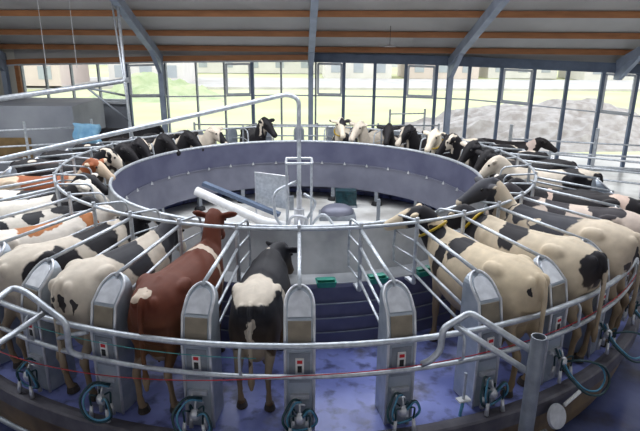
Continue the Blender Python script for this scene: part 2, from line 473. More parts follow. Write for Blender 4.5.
def cabinet(label):
    t = thing('stall_cabinet', label, 'stall cabinet', (0,0,0))
    Rb = 5.95
    W, TOP = .15, 1.58
    def xf(z):
        if z < 1.0: return 6.16
        if z < 1.33: return 6.16-(z-1.0)/.33*.07
        return 6.09-(z-1.33)/(TOP-1.33)*.29
    out = [(-W, 0.02), (-W, .5), (-W, 1.0), (-W, 1.33), (-W, TOP-W)]
    for i in range(1, 12):
        a = pi-pi*i/12; out.append((W*cos(a), TOP-W+W*sin(a)))
    out += [(W, TOP-W), (W, 1.33), (W, 1.0), (W, .5), (W, .02)]
    def P(u, z, d=0.0): return Vector((u, -(xf(z)-d-Rb), z))
    bm = bmesh.new()
    f = [bm.verts.new(P(u, z)) for u, z in out]; bk = [bm.verts.new(Vector((u*.92, -(5.775-Rb), z-.01))) for u, z in out]
    bk2 = bk
    n = len(out)
    for i in range(n): bm.faces.new((f[i], f[(i+1) % n], bk[(i+1) % n], bk[i]))
    # planar strips front/back
    for ring in (f, bk):
        for i in range(n//2):
            a, b, c, d = ring[i], ring[i+1], ring[n-2-i], ring[n-1-i]
            if b is c: bm.faces.new((a, b, d))
            elif a is not d: bm.faces.new((a, b, c, d)) if c is not b else None
    mk('shell', bm, CABM, t)
    bm = bmesh.new(); tube(bm, [P(u*1.0, z, -.004) for u, z in out], .017, 6); mk('trim', bm, STEEL, t, smooth=True)
    def panel(z0, z1, w, mi, name, d=-.012, rnd=False):
        bm = bmesh.new()
        zz = [z0, z1]
        pts = [(-w, z0), (w, z0), (w, z1), (-w, z1)]
        if rnd:
            pts = [(-w, z0), (w, z0), (w, z1)] + [(w*cos(pi*i/10), z1+w*.9*sin(pi*i/10)) for i in range(1, 10)] + [(-w, z1)]
        v = [bm.verts.new(P(u, z, d)) for u, z in pts]; v2 = [bm.verts.new(P(u, z, d+.02)) for u, z in pts]
        bm.faces.new(v); bm.faces.new(v2)
        for i in range(len(v)): bm.faces.new((v[i], v[(i+1) % len(v)], v2[(i+1) % len(v)], v2[i]))
        return mk(name, bm, mi, t)
    panel(1.345, TOP-W+.0, W-.03, STEEL, 'hood_panel', rnd=True)
    panel(1.03, 1.305, W-.03, BEIGE, 'service_panel')
    cp = panel(.62, .97, W-.04, GALV_D, 'control_plate', d=-.010)
    bm = bmesh.new(); box(bm, (0,-.226,.82), (.09,.012,.19)); dsp = mk('control_unit', bm, WHITE, t)
    bm = bmesh.new(); box(bm, (0,-.235,.875), (.055,.01,.035)); mk('red_display', bm, RED, dsp)
    bm = bmesh.new()
    box(bm, (0,-.235,.79), (.046,.01,.075))
    mk('keypad', bm, BLACK, dsp)
    bm = bmesh.new(); box(bm, (0,-.23,.46), (.20,.04,.05)); tube(bm, fillet([(-.06,-.24,.46),(-.06,-.29,.41),(.05,-.29,.39),(.05,-.23,.34)], .03), .012, 6); mk('bracket', bm, STEEL, t)
    return t
def cluster(label, kind=0):
    """milking cluster: claw, four teat cups, hoses on a loop"""
    t = thing('milking_cluster', label, 'milking cluster', (0,0,0))
    bm = bmesh.new(); ell(bm, (0,0,.22), (.06,.05,.07), None, 12); tube(bm, [(0,0,.27),(0,.04,.36)], .012, 6); mk('claw', bm, STEEL, t, smooth=True)
    for i, (x, y) in enumerate(((-.10,-.05),(.10,-.05),(-.07,.06),(.07,.06))):
        bm = bmesh.new(); tube(bm, [(x,y,.15),(x*1.15,y*1.2,-.0)], .024, 8, radii=[.018,.026])
        c = mk('teat_cup', bm, STEEL, t, smooth=True); 
        bm = bmesh.new(); tube(bm, fillet([(x*.4,y*.4,.27),(x*1.1,y*1.1,.30),(x,y,.15)], .05, 4), .011, 6); mk('short_tube', bm, TEAL, c, smooth=True)
    if kind == 0:
        pts = [(0,0,.22),(.10,-.06,.42),(.20,-.02,.20),(.10,.05,.05),(-.12,.0,.06),(-.20,-.03,.22),(-.08,.08,.40),(0,.13,.36)]
    elif kind == 1:
        pts = [(0,0,.2),(.16,-.10,.36),(.24,-.12,.12),(.05,-.14,.02),(-.16,-.12,.04),(-.24,-.08,.24),(-.10,.02,.42),(.04,.12,.34)]
    else:
        pts = [(0,0,.22),(.14,-.2,.30),(.34,-.34,.22),(.40,-.40,.04),(.24,-.42,-.10),(.02,-.34,-.06),(-.06,-.1,.12),(0,.12,.34)]
    bm = bmesh.new(); tube(bm, fillet(pts, .12, 4), .015, 8); mk('milk_hose', bm, TEAL, t, smooth=True)
    bm = bmesh.new(); tube(bm, fillet([(p[0]*.85+.02, p[1]*.85-.02, p[2]*.9+.03) for p in pts], .10, 4), .012, 6); mk('pulse_hose', bm, BLUEHOSE, t, smooth=True)
    return t

def side(k):
    return 'front' if abs(k) < 3 else ('right' if 0 < k < 13 else ('left' if -13 < k < 0 else 'far'))
d0 = divider(''); c0 = cabinet(''); cl = [cluster('',0), cluster('',1), cluster('',2)]
used_d = used_c = False; used_cl = [False]*3
FRONT = {-4:'fourth left of the middle cabinet', -3:'third left of the middle cabinet', -2:'between the red cow and the white cow left of it', -1:'between the red cow and the black cow', 0:'just right of the black cow with the white rump', 1:'in the open space right of the middle, without a cow', 2:'left of the nearest cream cow on the right', 3:'right of the nearest cream cow'}
for k in range(-17, 19):
    a = k*ST
    g = 'stall dividers'
    if k in FRONT: lab = 'galvanised four-bar stall divider '+FRONT[k]
    else:
        lab = {'right':'galvanised tube divider among the cows on the right side', 'left':'galvanised tube divider among the cows on the left side', 'far':'galvanised tube divider on the far side behind the drum', 'front':'x'}[side(k)]
        g = 'stall dividers on the %s side' % side(k)
    if not used_d: o = d0; o.location = polar(4.62, k); o.rotation_euler = (0,0,a); o['label'] = lab; o['group'] = g; used_d = True
    else: o = dup(d0, polar(4.62, k), a, lab, g)
    if k in FRONT: lab = 'grey steel stall cabinet '+FRONT[k]; g = 'stall cabinets'
    else:
        lab = {'right':'grey stall cabinet half hidden between cow rumps on the right', 'left':'grey stall cabinet half hidden between cows on the left', 'far':'grey stall cabinet on the far side behind the drum', 'front':'x'}[side(k)]
        g = 'stall cabinets on the %s side' % side(k)
    if not used_c: o = c0; o.location = polar(6.04, k, .005); o.rotation_euler = (0,0,a); o['label'] = lab; o['group'] = g; used_c = True
    else: o = dup(c0, polar(6.04, k, .005), a, lab, g)
    if -5 <= k <= 6:
        kind = {-2:1, -1:1, 0:0, 1:0, 2:0, 3:2, 4:2, 5:2, 6:2}.get(k, 0)
        lab = 'teal-hosed milking cluster '+FRONT[k] if k in FRONT else 'milking cluster with looped teal hoses on the platform rim, far %s' % side(k)
        pl = polar(6.40 if kind != 2 else 6.40, k+.0, .06 if kind != 2 else .16)
        if not used_cl[kind]: o = cl[kind]; o.location = pl; o.rotation_euler = (0,0,a); o['label'] = lab; o['group'] = 'milking clusters'; used_cl[kind] = True
        else: o = dup(cl[kind], pl, a, lab, 'milking clusters')
# green feeders on the trough
def feeder(k, label):
    t = thing('feed_bowl', label, 'feed bowl', polar(4.40, k, .885), k*ST, 'green feed bowls')
    bm = bmesh.new()
    o_ = [(-.14,-.09),(.14,-.09),(.14,.09),(-.14,.09)]
    v0 = [bm.verts.new((x*.85,y*.85,0)) for x, y in o_]; v1 = [bm.verts.new((x,y,.08)) for x, y in o_]; v2 = [bm.verts.new((x*.85,y*.8,.075)) for x, y in o_]; v3 = [bm.verts.new((x*.75,y*.7,.03)) for x, y in o_]
    bm.faces.new(v0); bm.faces.new(v3)
    for A, B in ((v0,v1),(v1,v2),(v2,v3)):
        for i in range(4): bm.faces.new((A[i],A[(i+1)%4],B[(i+1)%4],B[i]))
    mk('bowl', bm, GREEN, t)
    bm = bmesh.new(); box(bm, (0,.02,.09), (.24,.10,.012)); mk('lid', bm, GREEN, t)
for k, l in ((.47,'green plastic feed bowl on the trough ledge, leftmost, in the empty stall'), (1.42,'green plastic feed bowl in the middle, behind the cabinet of the empty stall'), (2.4,'green plastic feed bowl beside the shoulder of the nearest cream cow')): feeder(k, l)

# ================================================================== STATIONARY OUTER RAILS, GATES
t = thing('outer_guard_rail', 'curved double galvanised guard rail behind the cows, round the outside of the platform', 'guard rail', polar(6.27, 0, 0))
o0 = polar(6.27, 0, 0)
def sh(pts): return [Vector(p)-o0 for p in pts]
bm = bmesh.new(); tube(bm, sh(arc(6.33, -5.5, 7, 1.10, 50)), .034, 8); mk('upper_rail', bm, GALV, t, smooth=True)
bm = bmesh.new(); tube(bm, sh(arc(6.33, -5.5, 7, .74, 50)), .028, 8); mk('lower_rail', bm, GALV, t, smooth=True)
for k in (-5.2, -2.9, -.55, 1.6, 3.2, 5.0, 6.8):
    bm = bmesh.new(); tube(bm, sh(fillet([polar(6.33,k,1.09),polar(6.39,k,1.03),polar(6.39,k,.81),polar(6.33,k,.77)], .04)), .018, 6); mk('bracket', bm, GALV, t, smooth=True)
bm = bmesh.new(); tube(bm, [Vector((p.x, p.y, .79-.105*max(0,-k_)+.02*max(0,k_))) for k_ in [(-5.6+12.6*i/50) for i in range(51)] for p in [polar(6.38, k_)]], .006, 5)
tag(mk('rope', bm, REDROPE, smooth=True), 'thin red rope running along the lower guard rail', 'rope')
bm = bmesh.new(); tube(bm, arc(6.37, -2.8, -.4, .98, 12), .005, 5)
tag(mk('cord', bm, TEALROPE, smooth=True), 'thin teal cord stretched between the guard rails at the left', 'cord')

# near right gate : big post + two arms
gp = Vector((2.34, 4.70, 0))
gate = thing('swing_gate', 'galvanised tube gate arm hinged on the thick open-topped post at lower right', 'gate', gp)
bm = bmesh.new()
n = 20
Rz = [(.075,-.8),(.075,1.33),(.064,1.33),(.064,.9)]
rr = []
for R_, z in Rz: rr.append([bm.verts.new((R_*cos(2*pi*j/n), R_*sin(2*pi*j/n), z)) for j in range(n)])
for A, B in zip(rr, rr[1:]):
    for j in range(n): bm.faces.new((A[j], A[(j+1)%n], B[(j+1)%n], B[j]))
bm.faces.new(rr[-1])
mk('post', bm, GALV_D, gate, smooth=False)
def q(R, k, z): return polar(R, k, z)-gp
bm = bmesh.new(); tube(bm, fillet([Vector((-.05,.03,1.16)), q(6.42,1.61,1.38), q(6.42,1.34,1.24), q(6.42,1.33,.98), q(6.40,1.24,.86), q(6.35,1.18,.80)], .06), .036, 8); mk('upper_arm', bm, GALV, gate, smooth=True)
bm = bmesh.new(); tube(bm, [Vector((-.05,.03,.92)), q(6.42,1.46,1.26)], .034, 8); mk('lower_arm', bm, GALV, gate, smooth=True)
# left gate
gl = Vector((-3.35, 4.55, 0))
gate = thing('swing_gate', 'galvanised tube gate arms with rounded end crossing the guard rail at lower left', 'gate', gl)
bm = bmesh.new(); tube(bm, [(0,0,-.8),(0,0,1.5)], .07, 12); mk('post', bm, GALV_D, gate)
def q(R, k, z): return polar(R, k, z)-gl
bm = bmesh.new(); tube(bm, fillet([Vector((0,0,1.36)), q(6.45,-2.93,1.46), q(6.45,-2.76,1.46), q(6.45,-2.26,1.20), q(6.45,-2.27,.84), q(6.40,-2.15,.78)], .10), .034, 8); mk('upper_arm', bm, GALV, gate, smooth=True)
bm = bmesh.new(); tube(bm, [Vector((0,0,1.0)), q(6.45,-2.54,1.24)], .032, 8); mk('lower_arm', bm, GALV, gate, smooth=True)
bm = bmesh.new(); tube(bm, [q(6.34,-2.12,1.06), q(6.34,-2.5,.90)], .03, 8); mk('stop', bm, GALV, gate, smooth=True)
# crowd-pen long pipe at pit level, lower left
bm = bmesh.new(); tube(bm, [(p.x, p.y, p.z) for p in arc(6.62, -4.5, 2.6, -.30, 30)], .03, 8)
tag(mk('pit_pipe', bm, GALV_D, smooth=True), 'dark pipe running round under the platform kerb', 'pipe')
# bracket pole with white hook plate
p = polar(6.24, 1.75, .05)
t = thing('hose_bracket', 'short pole with white square plate standing on the deck near the gate', 'bracket', p)
bm = bmesh.new(); tube(bm, [(0,0,0),(0,0,.46)], .018, 8); mk('pole', bm, GALV, t)
bm = bmesh.new(); box(bm, (0,0,.11), (.15,.09,.02), .3); mk('plate', bm, WHITE, t)
bm = bmesh.new(); tube(bm, fillet([(-.02,-.05,.10),(-.05,-.08,-.05),(-.06,-.14,-.25)], .05), .02, 6); mk('hose', bm, BLUEHOSE, t, smooth=True)
# round white disc under the rim and its bar
p = polar(6.62, 2.72, -.12)
t = thing('disc_sensor', 'round white disc on a pale tube below the platform kerb at lower right', 'disc', p)
M = Matrix.Rotation(2.7*ST, 4, 'Z') @ Matrix.Rotation(radians(68), 4, 'X')
bm = bmesh.new(); bmesh.ops.create_cone(bm, cap_ends=True, segments=28, radius1=.15, radius2=.14, depth=.03, matrix=Matrix.Translation((0,-.03,0)) @ M); mk('disc', bm, STEEL, t)
bm = bmesh.new(); tube(bm, [(.14,.10,.06),(.42,.30,.10)], .024, 8); tube(bm, [(0,0,0),(0,.14,0)], .02, 8); mk('tube_light', bm, WHITE, t, smooth=True)

# ================================================================== INNER AREA
bm = bmesh.new(); lathe(bm, [(0.01,-.12),(4.40,-.12)], 96); struct('floor_centre', bm, CONC)
t = thing('centre_manifold', 'central mast frame with square top cage and milk and vacuum pipes', 'manifold', (0, CY, -.12))
for s in (-1,1):
    for u in (-1,1):
        bm = bmesh.new(); tube(bm, [(s*.26,u*.26,0),(s*.26,u*.26,1.84)], .022, 6); mk('leg', bm, GALV, t)
bm = bmesh.new()
c = [(-.27,-.27),(.27,-.27),(.27,.27),(-.27,.27)]
for z in (1.84,):
    for i in range(4):
        a_, b_ = c[i], c[(i+1)%4]; bm = bmesh.new(); tube(bm, [(*a_, z), (*b_, z)], .025, 6); mk('cage_bar', bm, GALV, t)
bm.free if 0 else None
bm = bmesh.new(); tube(bm, [(0,0,0),(0,0,1.2)], .055, 12); tube(bm, [(0,0,.3),(0,0,.8)], .11, 12); mk('rotary_joint', bm, STEEL, t, smooth=False)
bm = bmesh.new(); tube(bm, fillet([(0,0,.8),(0,0,3.10),(-.22,-.02,3.20),(-6.72,-1.64,1.86),(-6.80,-1.66,1.70),(-6.80,-1.66,-.5)], .18, 6), .045, 10); mk('overhead_pipe', bm, GALV, t, smooth=True)
bm = bmesh.new(); tube(bm, fillet([(-.15,-.15,.42),(-.8,.0,.52),(-2.25,.45,1.08)], .2), .10, 12); mk('white_pipe', bm, WHITE, t, smooth=True)
bm = bmesh.new(); tube(bm, fillet([(.25,-.1,.30),(.6,-.5,.14),(1.3,-1.1,.12)], .2), .08, 12); mk('white_pipe', bm, WHITE, t, smooth=True)
for i, pp in enumerate([[(-.05,-.2,.3),(-.5,-.25,.6),(-.55,-.1,1.2),(-.05,0,1.4)], [(.1,-.2,.3),(.5,-.2,.8),(.75,-.3,.5),(.85,-.5,.05)], [(.05,-.25,.1),(.2,-.3,.7),(-.2,-.3,.75),(-.25,-.3,.1)], [(.0,.2,.2),(.4,.2,.9),(.1,.1,1.1)]]):
    bm = bmesh.new(); tube(bm, fillet(pp, .2), .032, 8); mk('hose', bm, GALV if i != 2 else STEEL, t, smooth=True)
for i, (x, y) in enumerate(((-.12,-.3),(.0,-.32),(.12,-.3))):
    bm = bmesh.new(); lathe(bm, [(.001,.05),(.05,.05),(.05,.28),(.03,.32),(.001,.32)], 12, (x, y)); mk('valve', bm, GALV_D, t)
p = Vector((-.62, CY+.75, -.12))
t = thing('splash_panel', 'tilted galvanised sheet panel left of the central mast', 'panel', p, radians(-28))
bm = bmesh.new(); box(bm, (0,0,1.0), (.82,.03,.74)); mk('sheet', bm, GALV, t)
bm = bmesh.new(); tube(bm, [(-.42,0,0),(-.42,0,1.38),(.42,0,1.38),(.42,0,0)], .025, 6); mk('frame', bm, STEEL, t)
# conveyor/beam dark channel from drum to mast
bm = bmesh.new(); box(bm, (0,0,0), (1.9,.16,.08)); 
o = mk('cable_channel', bm, DARKF, None, (-1.30, CY+.65, .72), radians(-17)); o.rotation_euler = (0, radians(18), radians(-17))
tag(o, 'dark straight cable channel above the fat white pipe in the centre', 'channel')
p = Vector((.95, CY+1.9, -.12))
t = thing('vacuum_tank', 'low domed grey tank on the centre floor under the far drum wall', 'tank', p)
bm = bmesh.new(); ell(bm, (0,0,.16), (.42,.32,.2)); mk('dome', bm, DRUM2, t, smooth=True)
bm = bmesh.new(); box(bm, (0,0,.06), (.9,.6,.12)); mk('base', bm, GALV_D, t)
p = Vector((1.25, CY+2.9, -.12))
t = thing('pump_box', 'teal pump box on the centre floor behind the domed tank', 'pump', p)
bm = bmesh.new(); box(bm, (0,0,.25), (.55,.3,.42)); box(bm, (.1,-.17,.3), (.2,.06,.18)); mk('housing', bm, TEAL, t)
bm = bmesh.new(); box(bm, (0,0,.03), (.6,.36,.06)); mk('base', bm, GALV_D, t)
bm = bmesh.new(); tube(bm, fillet([(1.7,CY+.3,.08),(2.1,CY-.2,.14),(2.5,CY-.5,.1),(2.9,CY-.6,.12)], .3), .12, 10)
tag(mk('milk_pipe', bm, WHITE, smooth=True), 'fat white pipe lying on the centre floor at right near the cow head', 'pipe')
bm = bmesh.new(); box(bm, (-.2,CY+2.6,-.0), (.12,.12,.5)); box(bm, (1.9,CY+1.3,.2), (.08,.08,.64))
tag(mk('floor_post', bm, GALV_D), 'short grey posts standing on the centre floor', 'post')
# ================================================================== GROUND, PIT
bm = bmesh.new()
v = [bm.verts.new(p) for p in ((-14,-3,-.82),(13,-3,-.82),(13,20.5,-.82),(-14,24,-.82))]; bm.faces.new(v); struct('floor_pit', bm, PIT)
for x, y in ((-7.1,16.3),(-6.25,16.3)):
    bm = bmesh.new(); tube(bm, [(x,y,3.35),(x,y,5.3)], .008, 5)
    tag(mk('hanging_wire', bm, STEEL), 'thin pale wire hanging from the roof at upper left', 'wire', 'hanging wires')
# raised far floor beyond the platform
def slab(name, pts, z0, z1, m):
    bm = bmesh.new(); a = [bm.verts.new((x,y,z0)) for x,y in pts]; b = [bm.verts.new((x,y,z1)) for x,y in pts]
    bm.faces.new(a); bm.faces.new(b)
    for i in range(len(pts)): bm.faces.new((a[i],a[(i+1)%len(pts)],b[(i+1)%len(pts)],b[i]))
    return struct(name, bm, m)
def wallY(X): return 20-.15*X
far = [(-12.5, wallY(-12.5)-.1)]
ring_pts = [polar(6.60, k) for k in [(-10+i*.5 if True else 0) for i in range(0,1)]]
pts = [(-12.5, 11.3)] + [tuple(polar(6.62, -k)[:2]) for k in range(9, 19)] + [tuple(polar(6.62, 36-k)[:2]) for k in range(19, 28)] + [(12.2, 11.3), (12.2, wallY(12.2)-.1), (-12.5, wallY(-12.5)-.1)]
slab('floor_outer', pts, -.8, -.03, CONC)

# ================================================================== FAR WALL
HT = [(-12.5,3.05),(-10.3,3.20),(-6.23,3.31),(-4.9,3.36),(.46,3.46),(4.48,3.41),(8.09,3.30),(11.25,3.20),(12.4,3.14)]
SASH = [(-12.5,2.05),(-5.9,2.14),(-3.6,2.2),(-.6,2.30),(3.5,2.31),(5.9,2.27),(8.07,2.10),(10.2,1.92),(11.5,1.80),(12.4,1.74)]
def interp(T, x):
    if x <= T[0][0]: return T[0][1]
    for (a, b), (c, d) in zip(T, T[1:]):
        if x <= c: return b+(d-b)*(x-a)/(c-a)
    return T[-1][1]
WD = Vector((1, -.15, 0)).normalized(); WN = Vector((.15, 1, 0)).normalized(); WRZ = atan2(-.15, 1)
def wp(X, z, out=0.0): return Vector((X, wallY(X), z)) + WN*out
def bar(bm, X0, z0, X1, z1, w, d, out=0.0):
    """bar in the wall plane between two points, width w (in plane) and depth d"""
    a, b = wp(X0, z0, out), wp(X1, z1, out)
    t = (b-a).normalized(); s = WN.cross(t).normalized()
    v = [bm.verts.new(p+s*w/2*i+WN*d/2*j) for p in (a, b) for i, j in ((-1,-1),(1,-1),(1,1),(-1,1))]
    for f in ((0,1,2,3),(4,5,6,7),(0,1,5,4),(1,2,6,5),(2,3,7,6),(3,0,4,7)): bm.faces.new([v[i] for i in f])
# header / eave beam (dark) on the right of the middle column, thin on the left
bm = bmesh.new()
xs = [.5,2.5,4.48,6.3,8.09,9.7,11.25,12.3]
for a, b in zip(xs, xs[1:]): bar(bm, a, interp(HT,a)+.15, b, interp(HT,b)+.15, .32, .2)
struct('trim_1', bm, DARKF)
bm = bmesh.new()
xs = [-12.3,-10.3,-8,-6.23,-4.9,-2,.4]
for a, b in zip(xs, xs[1:]): bar(bm, a, interp(HT,a)+.03, b, interp(HT,b)+.03, .06, .12)
struct('trim_2', bm, LFRAME)
bm = bmesh.new()
for a, b in zip(xs, xs[1:]): bar(bm, a, interp(HT,a)+.15, b, interp(HT,b)+.15, .18, .12)
struct('trim_3', bm, ORANGE)
# upper wall strip between header and roof
bm = bmesh.new()
xs = [-12.3,-6,-3,.46,4.5,8,12.3]
for a, b in zip(xs, xs[1:]):
    v = [bm.verts.new(p) for p in (wp(a,interp(HT,a)+.2,.08), wp(b,interp(HT,b)+.2,.08), wp(b,4.3,.08), wp(a,4.3,.08))]; bm.faces.new(v)
struct('wall_far', bm, ROOF)
# windows
MULL = [(-6.24,1),(-4.80,0),(-3.68,0),(-2.66,0),(-1.65,1),(-.62,0),(.60,0),(1.58,1),(2.64,1),(3.69,1),(4.72,1),(5.81,1),(6.86,1),(7.92,1),(9.00,1),(10.12,1),(11.20,1),(12.2,1)]
CASE = {(-2.66,-1.65),(.60,1.58),(3.69,4.72),(6.86,7.92),(10.12,11.20),(-6.24,-4.80)}
nw = 0
def window(x0, x1, zb, label, dark0, case, sash=True):
    global nw
    nw += 1
    w = link('window_%d' % nw, None, None, wp((x0+x1)/2, zb)); w['kind'] = 'structure'
    o = w.location
    def off(bm): bmesh.ops.translate(bm, verts=bm.verts, vec=-Vector(o)); return bm
    zt0, zt1 = interp(HT, x0), interp(HT, x1)
    bm = bmesh.new(); bar(bm, x0, zb, x0, zt0, .105 if dark0 else .05, .14); mk('mullion', off(bm), DARKF if dark0 else GALV_D, w)
    if sash:
        bm = bmesh.new(); bar(bm, x0, interp(SASH,x0), x1, interp(SASH,x1), .045, .06); mk('sash_bar', off(bm), LFRAME, w)
    bm = bmesh.new(); bar(bm, x0, zb+.03, x1, zb+.03, .07, .10); mk('bottom_rail', off(bm), LFRAME, w)
    if case:
        bm = bmesh.new()
        e = .085; s0, s1 = interp(SASH,x0+e)+.06, interp(SASH,x1-e)+.06
        bar(bm, x0+e, s0, x0+e, zt0-.05, .07, .08, -.03); bar(bm, x1-e, s1, x1-e, zt1-.05, .07, .08, -.03)
        bar(bm, x0+e, s0, x1-e, s1, .07, .08, -.03); bar(bm, x0+e, zt0-.06, x1-e, zt1-.06, .07, .08, -.03)
        mk('opening_sash', off(bm), LFRAME, w)
    bm = bmesh.new(); v = [bm.verts.new(p) for p in (wp(x0,zb), wp(x1,zb), wp(x1,zt1), wp(x0,zt0))]; bm.faces.new(v); mk('pane', off(bm), GLASS, w)
for (a, da), (b, db) in zip(MULL, MULL[1:]):
    window(a, b, -.05 if a > 5 else .15, '', da, (a, b) in CASE)
bm = bmesh.new(); bar(bm, 12.2, 0, 12.2, 3.2, .085, .12)
struct('trim_4', bm, DARKF)
for a, b in zip([-10.28,-9.38,-8.37,-7.34], [-9.38,-8.37,-7.34,-6.30]):
    window(a, b, 1.98, '', 0, False, sash=False)
bm = bmesh.new(); bar(bm, -10.45, 1.98, -10.45, 3.2, .16, .14); struct('trim_5', bm, ORANGE)
bm = bmesh.new(); bar(bm, -10.5, 1.93, -6.3, 1.93, .08, .3, -.1); struct('trim_6', bm, LFRAME)
bm = bmesh.new()
v = [bm.verts.new(p) for p in (wp(-13,-.1,0), wp(-6.3,-.1,0), wp(-6.3,1.92,0), wp(-13,1.92,0))]; bm.faces.new(v)
v = [bm.verts.new(p) for p in (wp(-13,1.92,0), wp(-10.5,1.92,0), wp(-10.5,4.3,0), wp(-13,4.3,0))]; f = bm.faces.new(v); f.material_index = 1
struct('wall_far_left', bm, [GREYWALL, CREAM])
# side walls
bm = bmesh.new(); v = [bm.verts.new(p) for p in ((-12.6,21.9,-.82),(-12.6,-8,-.82),(-12.6,-8,4.0),(-12.6,8,8.5),(-12.6,21.9,3.9))]; bm.faces.new(v); struct('wall_left', bm, CREAM)
bm = bmesh.new(); v = [bm.verts.new(p) for p in ((12.6,18.4,-.82),(12.6,-8,-.82),(12.6,-8,4.0),(12.6,6,8.5),(12.6,18.4,4.0))]; bm.faces.new(v); struct('wall_right', bm, CREAM)
bm = bmesh.new(); box(bm, (0,0,0), (24.6,.25,.25), WRZ); 
o = mk('trim_7', bm, GREYWALL, None, (0,19.85,-.12)); o['kind'] = 'structure'

bm = bmesh.new(); v = [bm.verts.new(p) for p in ((-12.6,-8,-.82),(12.6,-8,-.82),(12.6,-8,3.6),(-12.6,-8,3.6))]; bm.faces.new(v); struct('wall_back', bm, GREYWALL)
# ================================================================== ROOF
SL = .38
def roofz(X, Y): return 3.62+(wallY(X)-Y)*SL
def roof_pt(X, D, dz=0.0):   # D = distance in front of the wall
    return Vector((X, wallY(X)-D, 3.62+D*SL+dz))
bm = bmesh.new()
v = [bm.verts.new(p) for p in (roof_pt(-12.8,-.6,.22), roof_pt(12.8,-.6,.22), roof_pt(12.8,10.5,.22), roof_pt(-12.8,10.5,.22))]; bm.faces.new(v)
struct('ceiling', bm, ROOF)
bm = bmesh.new()
v = [bm.verts.new(p) for p in ((-13,6.5,7.4),(13,5.5,7.4),(13,-8,3.2),(-13,-8,3.2))]; bm.faces.new(v); struct('ceiling_near', bm, ROOF)
for i, D in enumerate((.35, 1.6, 3.0, 4.4, 5.8, 7.2, 8.6, 9.9)):
    bm = bmesh.new()
    a, b = roof_pt(-12.8, D, .11), roof_pt(12.8, D, .11)
    v = [bm.verts.new(p+Vector((0, dy, dz+dy*-SL*0))) for p in (a, b) for dy, dz in ((-.045,-.075),(.045,-.075),(.045,.10),(-.045,.10))]
    for f in ((0,1,2,3),(4,5,6,7),(0,1,5,4),(1,2,6,5),(2,3,7,6),(3,0,4,7)): bm.faces.new([v[j] for j in f])
    o = mk('roof_purlin', bm, ORANGE)
    tag(o, 'orange-brown timber purlin along the roof, %s row up from the windows' % ('first second third fourth five six seven eight'.split()[i]) if i < 4 else 'orange-brown timber purlin high in the roof toward the ridge', 'purlin', 'roof purlins')
def rafter(X, label, foot, lab2):
    t = thing('portal_frame', label, 'steel frame', (X, wallY(X), 0), 0, 'steel portal frames')
    bm = bmesh.new()
    p = [Vector((0,-D,3.62+D*SL-.14)) for D in (-.2,.0,10.5)]
    a, b = Vector((0,-.1,3.50)), Vector((0,-10.3,3.50+10.2*SL))
    w, h = .10, .26
    up = Vector((0,SL,1)).normalized()
    v = [bm.verts.new(q+Vector((i*w,0,0))+up*j) for q in (a, b) for i, j in ((-1,-h/2-.02),(1,-h/2-.02),(1,h/2),(-1,h/2))]
    for f in ((0,1,2,3),(4,5,6,7),(0,1,5,4),(1,2,6,5),(2,3,7,6),(3,0,4,7)): bm.faces.new([v[j] for j in f])
    # haunch
    q = [(0,-.02,3.0),(0,-.28,3.0),(0,-1.3,3.78),(0,-1.3,3.95),(0,-.02,3.6)]
    for s in (0,):
        A = [bm.verts.new((-.07,y,z)) for _,y,z in q]; B = [bm.verts.new((.07,y,z)) for _,y,z in q]
        bm.faces.new(A); bm.faces.new(B)
        for i in range(5): bm.faces.new((A[i],A[(i+1)%5],B[(i+1)%5],B[i]))
    mk('rafter', bm, BEAM, t)
    if foot is not None:
        bm = bmesh.new(); 
        box(bm, (0,-.14,(foot+3.5)/2), (.02,.22,3.5-foot)); box(bm, (0,-.25,(foot+3.5)/2), (.17,.02,3.5-foot)); box(bm, (0,-.03,(foot+3.5)/2), (.17,.02,3.5-foot))
        mk('column', bm, BEAM, t)
    return t
rafter(-4.95, 'blue-grey steel column and rafter between the left windows', -.02, '')
rafter(.42, 'blue-grey steel column and rafter in the middle of the window wall', -.02, '')
rafter(5.15, 'blue-grey steel rafter and thin column right of the middle', -.02, '')
rafter(10.5, 'dark steel rafter at the far right under the roof', None, '')
rafter(-10.9, 'blue-grey steel column at the cream wall, far left', -.02, '')
# hanging lamp
p = Vector((2.8, 17.6, 4.02))
t = thing('pendant_lamp', 'small flat pendant lamp hanging from a purlin in front of the roof', 'lamp', p)
bm = bmesh.new(); lathe(bm, [(.001,.03),(.05,.03),(.20,-.02),(.20,-.04),(.001,-.04)], 20, (0,0)); mk('lamp_shade', bm, STEEL, t)
bm = bmesh.new(); tube(bm, [(0,0,.02),(0,0,.68)], .008, 5); mk('cord', bm, BLACK, t)

# ================================================================== LEFT HOIST / RAILS / MILK ROOM
p = Vector((-4.95, 16.4, -.03))
t = thing('service_mast', 'tall pair of galvanised pipes rising to the roof left of the windows', 'mast', p)
bm = bmesh.new(); tube(bm, [(0,0,0),(0,-.1,5.18)], .045, 8); mk('pipe', bm, GALV, t, smooth=True)
bm = bmesh.new(); tube(bm, [(.18,-.1,0),(.02,-.1,2.2),(-.16,-.1,5.18)], .026, 8); mk('pipe', bm, GALV, t, smooth=True)
bm = bmesh.new(); tube(bm, fillet([(.10,0,3.06),(-.4,-.2,2.98),(-4.2,-1.9,2.46)], .2), .075, 10); mk('boom', bm, GALV, t, smooth=True)
bm = bmesh.new(); tube(bm, [(-.95,-.46,2.86),(-.02,-.05,1.9)], .03, 6); tube(bm, [(-.95,-.46,2.86),(-.0,-.0,2.60)], .03, 6); mk('brace', bm, GALV_D, t, smooth=True)
# milk room box at left
bm = bmesh.new()
box(bm, (-9.65,18.35,1.08), (5.7,2.7,2.25)); struct('wall_milk_room', bm, GREYWALL)
bm = bmesh.new(); box(bm, (-8.9,16.97,.95), (1.5,.03,.62)); struct('door_1', bm, mat('brown_hatch', (96,78,50), (130,106,70), 3, .6))
bm = bmesh.new()
